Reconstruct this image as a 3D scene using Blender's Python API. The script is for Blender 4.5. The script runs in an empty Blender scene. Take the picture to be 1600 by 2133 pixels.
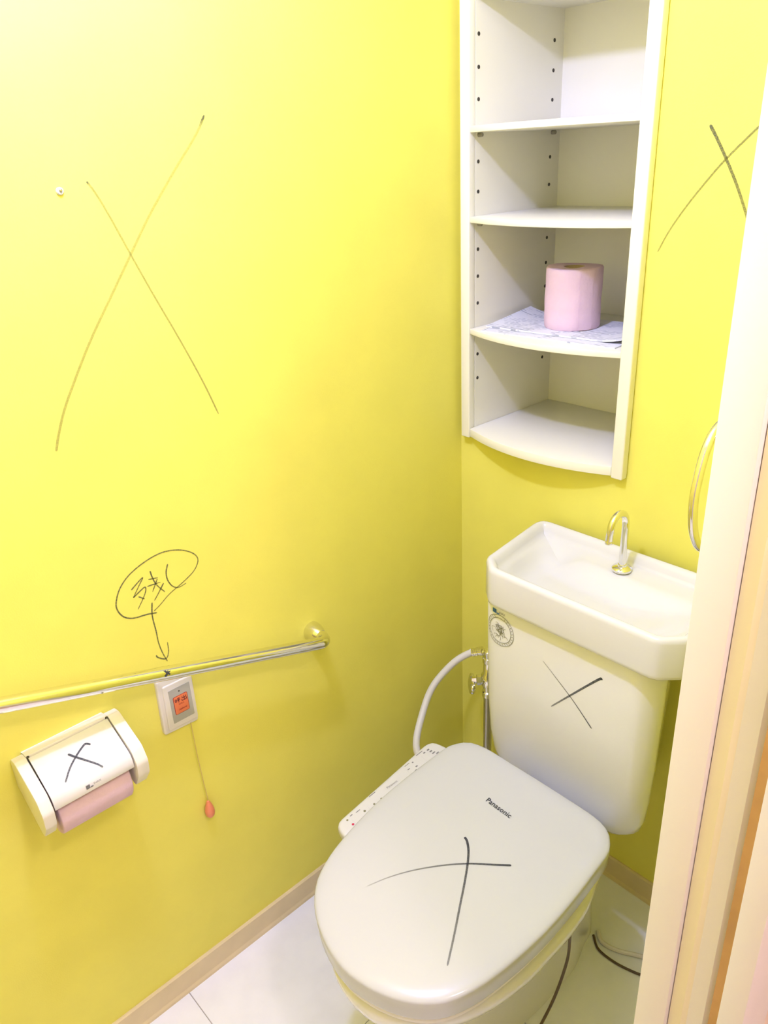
import bpy, bmesh, math, random
from mathutils import Vector, Matrix
from mathutils.bvhtree import BVHTree
from math import sin, cos, pi, sqrt

random.seed(7)
S = bpy.context.scene
COL = S.collection

# ------------------------------------------------------------------ camera
cam_data = bpy.data.cameras.new('camera')
cam = bpy.data.objects.new('camera', cam_data)
COL.objects.link(cam)
YAW, PITCH, ROLL, FPX = -0.842962098, 0.431494639, -0.0508301163, 1618.408
fw = Vector((sin(YAW)*cos(PITCH), cos(YAW)*cos(PITCH), -sin(PITCH)))
rt0 = Vector((cos(YAW), -sin(YAW), 0.0))
up0 = rt0.cross(fw)
rt = cos(ROLL)*rt0 + sin(ROLL)*up0
up = -sin(ROLL)*rt0 + cos(ROLL)*up0
cam.matrix_world = Matrix(((rt.x, up.x, -fw.x, 1.12707780),
                           (rt.y, up.y, -fw.y, -1.25145020),
                           (rt.z, up.z, -fw.z, 1.59999861),
                           (0, 0, 0, 1)))
cam_data.sensor_fit = 'VERTICAL'
cam_data.sensor_height = 24.0
cam_data.sensor_width = 18.0
cam_data.lens = FPX/2133.0*24.0
cam_data.clip_start = 0.02
S.camera = cam

# ------------------------------------------------------------------ world, lights, exposure
W = bpy.data.worlds.new('world')
S.world = W
W.use_nodes = True
W.node_tree.nodes['Background'].inputs['Color'].default_value = (1.0, 0.96, 0.9, 1)
W.node_tree.nodes['Background'].inputs['Strength'].default_value = 0.05

def point_light(name, loc, power, radius, col):
    d = bpy.data.lights.new(name, 'POINT')
    d.energy = power
    d.shadow_soft_size = radius
    d.color = col
    o = bpy.data.objects.new(name, d)
    o.location = loc
    COL.objects.link(o)
    return o

LAMP = Vector((0.43, -0.90, 2.15))
HALL = Vector((1.38, -0.93, 2.18))
point_light('room_lamp_light', LAMP, 46.5, 0.03, (0.458, 0.474, 1.0))
point_light('hall_lamp_light', HALL, 31.0, 0.065, (0.86, 0.69, 0.78))

S.view_settings.view_transform = 'Standard'
S.view_settings.look = 'None'
S.view_settings.gamma = 1.0
S.view_settings.use_curve_mapping = False
S.view_settings.exposure = 0.0

# ------------------------------------------------------------------ materials
def mat(name, col, rough=0.5, metal=0.0, var=0.03, vscale=6.0, bump=0.0, bscale=300.0, bdist=0.0006, coat=0.0, spec=0.5):
    m = bpy.data.materials.new(name)
    m.use_nodes = True
    nt = m.node_tree
    b = nt.nodes['Principled BSDF']
    b.inputs['Roughness'].default_value = rough
    b.inputs['Metallic'].default_value = metal
    b.inputs['Specular IOR Level'].default_value = spec
    b.inputs['Coat Weight'].default_value = coat
    b.inputs['Coat Roughness'].default_value = 0.05
    tc = nt.nodes.new('ShaderNodeTexCoord')
    n = nt.nodes.new('ShaderNodeTexNoise')
    n.inputs['Scale'].default_value = vscale
    n.inputs['Detail'].default_value = 4
    nt.links.new(tc.outputs['Object'], n.inputs['Vector'])
    r = nt.nodes.new('ShaderNodeMapRange')
    r.inputs['From Min'].default_value = 0.3
    r.inputs['From Max'].default_value = 0.7
    r.inputs['To Min'].default_value = 1 - var
    r.inputs['To Max'].default_value = 1 + var
    nt.links.new(n.outputs['Fac'], r.inputs['Value'])
    mx = nt.nodes.new('ShaderNodeVectorMath')
    mx.operation = 'SCALE'
    mx.inputs[0].default_value = col
    nt.links.new(r.outputs['Result'], mx.inputs['Scale'])
    nt.links.new(mx.outputs['Vector'], b.inputs['Base Color'])
    if bump:
        n2 = nt.nodes.new('ShaderNodeTexNoise')
        n2.inputs['Scale'].default_value = bscale
        n2.inputs['Detail'].default_value = 3
        nt.links.new(tc.outputs['Object'], n2.inputs['Vector'])
        bp = nt.nodes.new('ShaderNodeBump')
        bp.inputs['Strength'].default_value = bump
        bp.inputs['Distance'].default_value = bdist
        nt.links.new(n2.outputs['Fac'], bp.inputs['Height'])
        nt.links.new(bp.outputs['Normal'], b.inputs['Normal'])
    return m

M_WALL = mat('yellow_wallpaper', (0.84, 0.785, 0.14), 0.75, var=0.025, vscale=9, bump=0.35, bscale=420, spec=0.25)
M_CEIL = mat('white_ceiling_paper', (0.90, 0.89, 0.86), 0.8, bump=0.2)
M_HALL = mat('pink_beige_wallpaper', (0.80, 0.66, 0.52), 0.8, bump=0.2)
M_FLOOR = mat('pale_floor_sheet', (0.90, 0.92, 0.96), 0.30, var=0.035, vscale=14, bump=0.08, bscale=90)
M_SEAM = mat('floor_seam', (0.40, 0.36, 0.31), 0.6)
M_BASE = mat('beige_vinyl_baseboard', (0.74, 0.62, 0.36), 0.5, var=0.04, vscale=20)
M_CAB = mat('white_melamine', (0.88, 0.86, 0.72), 0.32, var=0.01)
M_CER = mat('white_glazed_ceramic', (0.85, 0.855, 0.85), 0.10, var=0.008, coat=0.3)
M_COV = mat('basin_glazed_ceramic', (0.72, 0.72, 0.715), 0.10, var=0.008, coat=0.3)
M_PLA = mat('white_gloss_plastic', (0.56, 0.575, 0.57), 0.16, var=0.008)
M_FLP = mat('flap_gloss_plastic', (0.80, 0.79, 0.77), 0.18, var=0.008)
M_PLB = mat('ivory_plastic', (0.80, 0.77, 0.69), 0.30, var=0.01)
M_PAN = mat('grey_white_plastic', (0.66, 0.66, 0.63), 0.35, var=0.02)
M_GREY = mat('grey_plastic', (0.42, 0.42, 0.36), 0.45, var=0.03)
M_CHR = mat('polished_chrome', (0.82, 0.81, 0.78), 0.08, metal=1.0, var=0.01)
M_CHRD = mat('brushed_steel', (0.50, 0.48, 0.44), 0.28, metal=1.0, var=0.05, vscale=40)
M_PINK = mat('pink_tissue', (0.75, 0.55, 0.635), 0.9, var=0.03, vscale=40, bump=0.5, bscale=160, bdist=0.0015, spec=0.1)
M_CORE = mat('cardboard_core', (0.55, 0.42, 0.28), 0.9)
M_HOSE = mat('white_rubber_hose', (0.78, 0.76, 0.71), 0.4)
M_DARK = mat('dark_hole', (0.05, 0.045, 0.035), 0.7)
M_PIN = mat('grey_shelf_pin', (0.30, 0.28, 0.22), 0.5)
M_JAMB = mat('white_painted_jamb', (0.80, 0.765, 0.70), 0.42, var=0.012)
M_SEAL = mat('cream_door_seal', (0.84, 0.78, 0.50), 0.6)
M_WOOD = mat('bare_wood_gap', (0.54, 0.31, 0.10), 0.7, var=0.1, vscale=30)
M_CORD = mat('brown_cord', (0.10, 0.065, 0.04), 0.5)
M_ORNG = mat('orange_label', (0.80, 0.21, 0.075), 0.45)
M_RED = mat('dark_red_print', (0.30, 0.02, 0.015), 0.5)
M_MAR = mat('maroon_print', (0.10, 0.012, 0.03), 0.5)
M_BALL = mat('salmon_plastic', (0.80, 0.26, 0.13), 0.35)
M_STRG = mat('yellowed_string', (0.66, 0.52, 0.16), 0.8)
M_BLUE = mat('blue_print', (0.05, 0.17, 0.50), 0.5)
M_BLACK = mat('black_print', (0.02, 0.025, 0.035), 0.5)
M_GPRT = mat('grey_green_print', (0.22, 0.215, 0.13), 0.6)
M_GPR2 = mat('grey_print', (0.20, 0.20, 0.20), 0.6)
M_DOT = mat('crimson_print', (0.55, 0.03, 0.08), 0.5)

def ink_mat(name, col, nscale):
    """marker ink that thins out along a stroke (vertex attribute 'flow')"""
    m = bpy.data.materials.new(name)
    m.use_nodes = True
    nt = m.node_tree
    b = nt.nodes['Principled BSDF']
    b.inputs['Base Color'].default_value = (*col, 1)
    b.inputs['Roughness'].default_value = 0.5
    a = nt.nodes.new('ShaderNodeAttribute')
    a.attribute_name = 'flow'
    tc = nt.nodes.new('ShaderNodeTexCoord')
    n = nt.nodes.new('ShaderNodeTexNoise')
    n.inputs['Scale'].default_value = nscale
    n.inputs['Detail'].default_value = 2
    nt.links.new(tc.outputs['Object'], n.inputs['Vector'])
    r = nt.nodes.new('ShaderNodeMapRange')
    r.inputs['From Min'].default_value = 0.35
    r.inputs['From Max'].default_value = 0.65
    r.inputs['To Min'].default_value = 0.75
    r.inputs['To Max'].default_value = 1.15
    nt.links.new(n.outputs['Fac'], r.inputs['Value'])
    mu = nt.nodes.new('ShaderNodeMath')
    mu.operation = 'MULTIPLY'
    mu.use_clamp = True
    nt.links.new(a.outputs['Fac'], mu.inputs[0])
    nt.links.new(r.outputs['Result'], mu.inputs[1])
    nt.links.new(mu.outputs[0], b.inputs['Alpha'])
    return m

M_INKW = ink_mat('marker_ink_wall', (0.10, 0.11, 0.06), 700)
M_INK = ink_mat('marker_ink_gloss', (0.03, 0.035, 0.05), 900)

def paper_mat(name, seed):
    """grey-white leaflet with fine printed lines"""
    m = bpy.data.materials.new(name)
    m.use_nodes = True
    nt = m.node_tree
    b = nt.nodes['Principled BSDF']
    b.inputs['Roughness'].default_value = 0.7
    tc = nt.nodes.new('ShaderNodeTexCoord')
    mp = nt.nodes.new('ShaderNodeMapping')
    mp.inputs['Location'].default_value = (seed*0.37, seed*0.11, 0)
    mp.inputs['Rotation'].default_value = (0, 0, 0.12)
    nt.links.new(tc.outputs['Object'], mp.inputs['Vector'])
    br = nt.nodes.new('ShaderNodeTexBrick')
    br.inputs['Scale'].default_value = 1.0
    br.inputs['Brick Width'].default_value = 0.055
    br.inputs['Row Height'].default_value = 0.0085
    br.inputs['Mortar Size'].default_value = 0.0026
    br.inputs['Color1'].default_value = (0.34, 0.36, 0.42, 1)
    br.inputs['Color2'].default_value = (0.62, 0.64, 0.70, 1)
    br.inputs['Mortar'].default_value = (0.80, 0.81, 0.83, 1)
    nt.links.new(mp.outputs['Vector'], br.inputs['Vector'])
    n = nt.nodes.new('ShaderNodeTexNoise')
    n.inputs['Scale'].default_value = 32
    nt.links.new(mp.outputs['Vector'], n.inputs['Vector'])
    r = nt.nodes.new('ShaderNodeMapRange')
    r.inputs['From Min'].default_value = 0.47
    r.inputs['From Max'].default_value = 0.56
    nt.links.new(n.outputs['Fac'], r.inputs['Value'])
    mx = nt.nodes.new('ShaderNodeMix')
    mx.data_type = 'RGBA'
    mx.inputs[6].default_value = (0.80, 0.81, 0.83, 1)
    nt.links.new(r.outputs['Result'], mx.inputs[0])
    nt.links.new(br.outputs['Color'], mx.inputs[7])
    nt.links.new(mx.outputs[2], b.inputs['Base Color'])
    return m

def glow_mat(name, col, st):
    m = bpy.data.materials.new(name)
    m.use_nodes = True
    b = m.node_tree.nodes['Principled BSDF']
    b.inputs['Base Color'].default_value = (*col, 1)
    b.inputs['Emission Color'].default_value = (*col, 1)
    b.inputs['Emission Strength'].default_value = st
    return m

# ------------------------------------------------------------------ mesh helpers
class MB:
    def __init__(self):
        self.v = []
        self.f = []
    def add(self, vs, fs):
        o = len(self.v)
        self.v += [tuple(p) for p in vs]
        self.f += [tuple(i+o for i in q) for q in fs]
        return self
    def box(self, a, b):
        x0, y0, z0 = a
        x1, y1, z1 = b
        return self.add([(x0,y0,z0),(x1,y0,z0),(x1,y1,z0),(x0,y1,z0),(x0,y0,z1),(x1,y0,z1),(x1,y1,z1),(x0,y1,z1)],
                 [(0,3,2,1),(4,5,6,7),(0,1,5,4),(1,2,6,5),(2,3,7,6),(3,0,4,7)])
    def loft(self, rings, cap0=True, cap1=True, close=True):
        n = len(rings[0])
        vs = [p for r in rings for p in r]
        fs = []
        for k in range(len(rings)-1):
            for i in range(n if close else n-1):
                j = (i+1) % n
                fs.append((k*n+i, k*n+j, (k+1)*n+j, (k+1)*n+i))
        if cap0:
            fs.append(tuple(reversed(range(n))))
        if cap1:
            fs.append(tuple((len(rings)-1)*n+i for i in range(n)))
        return self.add(vs, fs)
    def prism(self, poly, axis, a, b):
        """extrude a 2D polygon along an axis"""
        def P(u, v, t):
            return {'x': (t,u,v), 'y': (u,t,v), 'z': (u,v,t)}[axis]
        return self.loft([[P(u,v,a) for u,v in poly], [P(u,v,b) for u,v in poly]])
    def tube(self, pts, r, n=14, caps=True):
        pts = [Vector(p) for p in pts]
        rr = r if isinstance(r, (list, tuple)) else [r]*len(pts)
        rings = []
        t0 = (pts[1]-pts[0]).normalized()
        ref = Vector((0,0,1)) if abs(t0.z) < 0.9 else Vector((1,0,0))
        u = t0.cross(ref).normalized()
        for i, p in enumerate(pts):
            if i == 0: t = pts[1]-pts[0]
            elif i == len(pts)-1: t = pts[-1]-pts[-2]
            else: t = (pts[i+1]-pts[i]).normalized()+(pts[i]-pts[i-1]).normalized()
            t.normalize()
            u = (u-t*u.dot(t)).normalized()
            w = t.cross(u)
            rings.append([p+rr[i]*(cos(2*pi*k/n)*u+sin(2*pi*k/n)*w) for k in range(n)])
        return self.loft(rings, caps, caps)
    def lathe(self, c, ax, prof, n=24):
        """prof: (radius, distance along ax)"""
        c = Vector(c); ax = Vector(ax).normalized()
        ref = Vector((0,0,1)) if abs(ax.z) < 0.9 else Vector((1,0,0))
        u = ax.cross(ref).normalized(); w = ax.cross(u)
        rings = [[c+ax*h+max(r,1e-5)*(cos(2*pi*k/n)*u+sin(2*pi*k/n)*w) for k in range(n)] for r, h in prof]
        return self.loft(rings)
    def build(self, name, m, parent=None, bevel=0.0, seg=2, smooth=None, angle=35, sub=0):
        me = bpy.data.meshes.new(name)
        me.from_pydata(self.v, [], self.f)
        bm = bmesh.new(); bm.from_mesh(me)
        bmesh.ops.remove_doubles(bm, verts=bm.verts, dist=1e-6)
        bmesh.ops.recalc_face_normals(bm, faces=bm.faces)
        if bevel:
            ed = [e for e in bm.edges if len(e.link_faces) == 2 and e.calc_face_angle(0) > math.radians(30)]
            bmesh.ops.bevel(bm, geom=ed, offset=bevel, segments=seg, profile=0.5, affect='EDGES', clamp_overlap=True)
        if sub:
            bmesh.ops.subdivide_edges(bm, edges=bm.edges, cuts=sub, use_grid_fill=True)
        if smooth is None: smooth = True
        for f in bm.faces: f.smooth = smooth
        if smooth:
            for e in bm.edges:
                e.smooth = not (len(e.link_faces) == 2 and e.calc_face_angle(0) > math.radians(angle))
        bm.to_mesh(me); bm.free()
        me.materials.append(m)
        return link(name, me, parent)

def link(name, me, parent=None):
    o = bpy.data.objects.new(name, me)
    COL.objects.link(o)
    if parent is not None:
        o.parent = parent
        o.matrix_parent_inverse = Matrix.Translation(-wloc(parent))
    return o

WL = {}
def wloc(o):
    return WL.get(o.name, Vector((0, 0, 0)))

def thing(name, loc, label, cat, group=None):
    o = bpy.data.objects.new(name, None)
    o.empty_display_size = 0.05
    COL.objects.link(o)
    o.location = loc
    WL[o.name] = Vector(loc)
    tag(o, label, cat, group)
    return o

def tag(o, label, cat, group=None):
    o['label'] = label; o['category'] = cat
    if group: o['group'] = group
    return o

def struct(o, label=None):
    o['kind'] = 'structure'
    if label: o['label'] = label
    return o

def spline(pts, n=8, closed=False):
    """Catmull-Rom through points of any dimension"""
    P = [Vector(p) for p in pts]
    out = []
    N = len(P)
    for i in range(N if closed else N-1):
        if closed:
            a, b, c, d = P[i-1], P[i], P[(i+1) % N], P[(i+2) % N]
        else:
            a = P[i-1] if i else P[0]*2-P[1]
            b, c = P[i], P[i+1]
            d = P[i+2] if i+2 < N else P[-1]*2-P[-2]
        for k in range(n):
            t = k/n
            out.append(0.5*((2*b)+(c-a)*t+(2*a-5*b+4*c-d)*t*t+(3*b-a-3*c+d)*t**3))
    if not closed: out.append(P[-1])
    return out

def strokes(name, lines, place, width, m, parent, flow=(1.0, 1.0), taper=(1.0, 0.6), n=8, smooth=True):
    """flat pen strokes lying on a surface; place(u, v) -> point on (just above) that surface"""
    vs, fs, fl = [], [], []
    for ln in lines:
        p2 = [(a, b) for a, b in ln]
        pts = spline([(a, b, 0) for a, b in p2], n) if (smooth and len(p2) > 2) else [Vector((a, b, 0)) for a, b in p2]
        if len(p2) == 2:
            a, b = pts[0], pts[-1]
            pts = [a+(b-a)*k/4 for k in range(5)]
        base = len(vs)
        L = len(pts)
        for i, p in enumerate(pts):
            t = pts[min(i+1, L-1)]-pts[max(i-1, 0)]
            nrm = Vector((-t.y, t.x, 0)).normalized()
            s = i/(L-1)
            w = width/2*(taper[0]+(taper[1]-taper[0])*s)
            if i == 0 or i == L-1: w *= 0.55
            for sg in (-1, 1):
                q = p+nrm*w*sg
                vs.append(place(q.x, q.y))
                fl.append(flow[0]+(flow[1]-flow[0])*s if len(flow) == 2 else (flow[0]+(flow[1]-flow[0])*s/0.06 if s < 0.06 else flow[1]+(flow[2]-flow[1])*(s-0.06)/0.94))
        for i in range(L-1):
            k = base+2*i
            fs.append((k, k+1, k+3, k+2))
    me = bpy.data.meshes.new(name)
    me.from_pydata([tuple(v) for v in vs], [], fs)
    a = me.attributes.new('flow', 'FLOAT', 'POINT')
    for i, x in enumerate(fl): a.data[i].value = x
    me.materials.append(m)
    return link(name, me, parent)

def text(name, s, origin, right, upv, width, m, parent, italic=0.0, lift=0.0004, height=None, bold=0.0):
    """flat lettering: centre origin, reading along right, letter tops towards upv"""
    cu = bpy.data.curves.new(name, 'FONT')
    cu.body = s
    cu.shear = italic
    cu.offset = bold
    cu.resolution_u = 2
    to = bpy.data.objects.new('tmp_text', cu)
    COL.objects.link(to)
    dg = bpy.context.evaluated_depsgraph_get()
    me = bpy.data.meshes.new_from_object(to.evaluated_get(dg))
    bpy.data.objects.remove(to); bpy.data.curves.remove(cu)
    xs = [v.co.x for v in me.vertices]; ys = [v.co.y for v in me.vertices]
    sc = width/(max(xs)-min(xs))
    sy = sc if height is None else height/(max(ys)-min(ys))
    cx, cy = (max(xs)+min(xs))/2, (max(ys)+min(ys))/2
    right = Vector(right).normalized(); upv = Vector(upv).normalized()
    nrm = right.cross(upv)
    for v in me.vertices:
        v.co = Vector(origin)+right*(v.co.x-cx)*sc+upv*(v.co.y-cy)*sy+nrm*lift
    me.name = name
    me.materials.clear(); me.materials.append(m)
    return link(name, me, parent)

def arc(c, u, w, r, a0, a1, n):
    c, u, w = Vector(c), Vector(u), Vector(w)
    return [c+r*(cos(a0+(a1-a0)*k/n)*u+sin(a0+(a1-a0)*k/n)*w) for k in range(n+1)]

def rounded_poly(pts, rads, n=5):
    out = []
    N = len(pts)
    for i in range(N):
        p, a, b = Vector(pts[i]), Vector(pts[i-1]), Vector(pts[(i+1) % N])
        r = rads[i] if isinstance(rads, (list, tuple)) else rads
        if r <= 0:
            out.append((p.x, p.y)); continue
        d1, d2 = (a-p).normalized(), (b-p).normalized()
        ang = d1.angle(d2)
        t = min(r/math.tan(ang/2), 0.48*(a-p).length, 0.48*(b-p).length)
        s, e = p+d1*t, p+d2*t
        for k in range(n+1):
            x = k/n
            q = (1-x)**2*s+2*x*(1-x)*p+x*x*e
            out.append((q.x, q.y))
    return out

def resample(poly, n):
    P = [Vector(p) for p in poly]
    L = [0]
    for i in range(len(P)):
        L.append(L[-1]+(P[(i+1) % len(P)]-P[i]).length)
    out = []
    k = 0
    for j in range(n):
        s = L[-1]*j/n
        while L[k+1] < s: k += 1
        f = (s-L[k])/max(L[k+1]-L[k], 1e-9)
        q = P[k]+(P[(k+1) % len(P)]-P[k])*f
        out.append((q.x, q.y))
    return out

def inset(poly, d):
    """offset a convex, counter-clockwise outline inwards"""
    N = len(poly)
    out = []
    for i in range(N):
        a, p, b = Vector(poly[i-1]), Vector(poly[i]), Vector(poly[(i+1) % N])
        t = (b-a).normalized()
        out.append((p.x-t.y*d, p.y+t.x*d))
    return out

def ss(a, b, x):
    t = max(0.0, min(1.0, (x-a)/(b-a)))
    return t*t*(3-2*t)

# ================================================================== SETTING
RW = 0.94          # inner face of the right wall
HW = 1.00          # hallway face of the same wall
CZ = 2.30          # ceiling height
FY = -1.62         # front wall

# floor: a base sheet with separate tiles let into it
fl = MB().box((-0.1, -2.6, -0.05), (2.2, 0.1, -0.0025)).build('floor', M_SEAM, smooth=False)
struct(fl)
TS = 0.455
tile_mesh = {}
def floor_tile(x0, x1, y0, y1):
    g = 0.0007
    MB().box((x0+g, y0+g, -0.004), (x1-g, y1-g, 0.0)).build('floor_tile', M_FLOOR, fl, bevel=0.0006, seg=1, smooth=False)
for j in range(-4, 3):
    y0 = -0.8785+j*TS; y1 = y0+TS
    y0, y1 = max(y0, -2.6), min(y1, 0.1)
    if y1 <= y0: continue
    for i in range(-1, 5):
        x0 = 0.32+(i-1)*TS; x1 = x0+TS
        x0, x1 = max(x0, -0.1), min(x1, 2.2)
        if x1 <= x0: continue
        floor_tile(x0, x1, y0, y1)

wall_left = struct(MB().box((-0.1, FY-0.1, 0), (0, 0.4, CZ)).build('wall_left', M_WALL, smooth=False))
NX0, NX1, NZ0, NZ1 = 0.027, 0.411, 1.022, 1.868
wb = MB()
wb.box((0, 0, 0), (RW+0.2, 0.40, NZ0)).box((0, 0, NZ1), (RW+0.2, 0.40, CZ))
wb.box((0, 0, NZ0), (NX0, 0.40, NZ1)).box((NX1, 0, NZ0), (RW+0.2, 0.40, NZ1))
wb.box((NX0, 0.30, NZ0), (NX1, 0.40, NZ1))
wall_back = struct(wb.build('wall_back', M_WALL, smooth=False))
DY0, DY1, DZ = -0.765, -1.50, 2.04
wall_right = struct(MB().box((RW, DY0, 0), (HW, 0, CZ)).box((RW, FY, 0), (HW, DY1, CZ)).box((RW, DY1, DZ), (HW, DY0, CZ)).build('wall_right', M_WALL, smooth=False))
wall_front = struct(MB().box((0, FY-0.1, 0), (HW, FY, CZ)).build('wall_front', M_WALL, smooth=False))
struct(MB().box((-0.1, -2.7, CZ), (2.3, 0.4, CZ+0.1)).build('ceiling', M_CEIL, smooth=False))
hw_ = MB().box((2.2, -2.7, 0), (2.3, 0.4, CZ)).box((HW, -2.7, 0), (2.2, -2.6, CZ)).box((HW, 0.1, 0), (2.2, 0.2, CZ))
# pinkish paper on the hallway face of the partition
hw_.box((HW, DY0+0.045, 0), (HW+0.004, 0.1, CZ)).box((HW, -2.6, 0), (HW+0.004, DY1-0.045, CZ))
struct(hw_.build('wall_hallway', M_HALL, smooth=False))

# baseboards
def baseboard(name, poly, axis, a, b):
    return struct(MB().prism(poly, axis, a, b).build(name, M_BASE, smooth=False))
BH = 0.064
baseboard('baseboard_left', [(0.0, 0), (0.009, 0), (0.0085, 0.006), (0.006, 0.012), (0.006, BH-0.003), (0.003, BH), (0.0, BH)], 'y', FY, 0)
baseboard('baseboard_back', [(0, 0), (-0.009, 0), (-0.0085, 0.006), (-0.006, 0.012), (-0.006, BH-0.003), (-0.003, BH), (0, BH)], 'x', 0.009, RW)
baseboard('baseboard_right', [(RW, 0), (RW-0.009, 0), (RW-0.0085, 0.006), (RW-0.006, 0.012), (RW-0.006, BH-0.003), (RW-0.003, BH), (RW, BH)], 'y', DY0+0.05, -0.009)

# door frame, all in plan section extruded upwards
door = bpy.data.objects.new('door_1', None); COL.objects.link(door); struct(door)
WL['door_1'] = Vector((0, 0, 0))
def upright(name, poly, m, z1=DZ, bev=0.0):
    return MB().prism(poly, 'z', 0, z1).build(name, m, door, bevel=bev, smooth=True, angle=25)
upright('casing', [(0.9254, -0.792), (0.9529, -0.792), (0.9529, -0.760), (RW, -0.760), (RW, -0.735), (0.9254, -0.735)], M_JAMB, DZ+0.03, 0.0012)
upright('door_jamb', [(0.9529, -0.7825), (0.9810, -0.7825), (0.9850, -0.7800), (0.9866, -0.7740), (0.9866, -0.7450), (0.9529, -0.7450)], M_JAMB, DZ, 0)
upright('door_seal', [(0.9536, -0.7855), (0.9640, -0.7850), (0.9680, -0.7825), (0.9536, -0.7825)], M_SEAL, DZ, 0)
upright('packing_strip', [(0.9866, -0.7865), (0.9942, -0.7865), (0.9942, -0.745), (0.9866, -0.745)], M_WOOD, DZ, 0)
upright('outer_casing', [(0.9942, -0.791), (1.0137, -0.791), (1.0137, -0.722), (HW+0.004, -0.722), (HW+0.004, -0.745), (0.9942, -0.745)], M_JAMB, DZ+0.03, 0.0012)
hd = MB().box((0.9254, DY1, DZ-0.02), (1.0137, -0.735, DZ+0.03))
hd.build('door_head', M_JAMB, door, bevel=0.001)
MB().box((0.9254, DY1-0.035, 0), (1.0137, DY1+0.02, DZ+0.03)).build('door_jamb', M_JAMB, door, bevel=0.001)

# marker pen on the two yellow walls
pl_left = lambda y, z: (0.0006, y, z)
pl_back = lambda x, z: (x, -0.0006, z)
WALL_X= [[(-0.5644, 1.6643), (-0.5854, 1.6358), (-0.6295, 1.5889), (-0.6787, 1.5332), (-0.7173, 1.4836), (-0.7577, 1.4312), (-0.8001, 1.3759), (-0.8319, 1.3292), (-0.8595, 1.2852), (-0.8769, 1.2493), (-0.8858, 1.2256)], [(-0.7627, 1.5844), (-0.7549, 1.5723), (-0.7417, 1.5446), (-0.7173, 1.4836), (-0.6918, 1.4217), (-0.6629, 1.3548), (-0.6322, 1.2787), (-0.6103, 1.2143)]]
NOTE_RING= [(-0.7831, 0.9003), (-0.7999, 0.9049), (-0.825, 0.9089), (-0.8401, 0.9181), (-0.8481, 0.9334), (-0.8484, 0.9485), (-0.8379, 0.9707), (-0.8178, 0.9887), (-0.7873, 1.0013), (-0.7548, 1.0062), (-0.7263, 1.0002), (-0.7042, 0.9879), (-0.6926, 0.9741), (-0.693, 0.9618), (-0.7048, 0.9478), (-0.7285, 0.9358), (-0.7547, 0.9252), (-0.775, 0.9123), (-0.788, 0.9057)]
NOTE_INK= [[(-0.819, 0.961), (-0.8071, 0.9688), (-0.7958, 0.9748), (-0.8056, 0.9621), (-0.8184, 0.9457)], [(-0.8184, 0.9457), (-0.8068, 0.9517), (-0.7953, 0.9565), (-0.7949, 0.9496), (-0.8014, 0.9381), (-0.8147, 0.9211)], [(-0.8092, 0.9437), (-0.7994, 0.9351)], [(-0.7811, 0.9815), (-0.7789, 0.967), (-0.7742, 0.9517), (-0.7618, 0.9324)], [(-0.7866, 0.9673), (-0.7698, 0.9641)], [(-0.7908, 0.9558), (-0.7667, 0.954)], [(-0.771, 0.9625), (-0.7836, 0.9422)], [(-0.7616, 0.9499), (-0.7729, 0.9363), (-0.7833, 0.9248)], [(-0.7481, 0.9816), (-0.7533, 0.9679), (-0.7533, 0.9526), (-0.7465, 0.9373), (-0.7356, 0.9304), (-0.7208, 0.9325)]]
NOTE_ARROW= [[(-0.7883, 0.923), (-0.7924, 0.8983), (-0.791, 0.8658), (-0.7908, 0.843), (-0.7874, 0.82), (-0.7815, 0.7986)], [(-0.7998, 0.8201), (-0.7962, 0.8136), (-0.7832, 0.8048), (-0.7762, 0.8159), (-0.7748, 0.8357)]]
RAILX= [[(-0.8205, 0.8422), (-0.8179, 0.8357), (-0.8147, 0.8296)], [(-0.8098, 0.8371), (-0.8169, 0.8333), (-0.8228, 0.8279)]]
BACK_X= [[(0.5055, 1.6169), (0.5195, 1.5967), (0.5385, 1.5666), (0.558, 1.5331), (0.5766, 1.4962), (0.5867, 1.4725)], [(0.5908, 1.6185), (0.5767, 1.6081), (0.536, 1.5686), (0.5086, 1.5369), (0.4815, 1.5019), (0.457, 1.4651), (0.4395, 1.4306)]]
TANK_X= [[(0.4233, 0.7288), (0.4481, 0.7109), (0.487, 0.6802), (0.5147, 0.654), (0.5346, 0.6336)], [(0.5479, 0.7517), (0.538, 0.7434), (0.4868, 0.6834), (0.4467, 0.6358)]]
LID_X= [[(0.4668, -0.5147), (0.4757, -0.5185), (0.4901, -0.5311), (0.506, -0.5516), (0.5242, -0.5792), (0.5466, -0.6158), (0.5718, -0.657), (0.5954, -0.6976)], [(0.5605, -0.5045), (0.5393, -0.5221), (0.5054, -0.5497), (0.4748, -0.5816), (0.445, -0.6201), (0.4239, -0.6557), (0.4085, -0.6906)]]
COVER_X= [[(0.058, -0.9584), (0.0534, -0.9644), (0.0558, -0.9713), (0.0654, -0.9874), (0.0778, -1.0033), (0.0935, -1.018)], [(0.0553, -0.9945), (0.0649, -0.9872), (0.0792, -0.9753), (0.0916, -0.9653), (0.1004, -0.9603)]]






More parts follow.
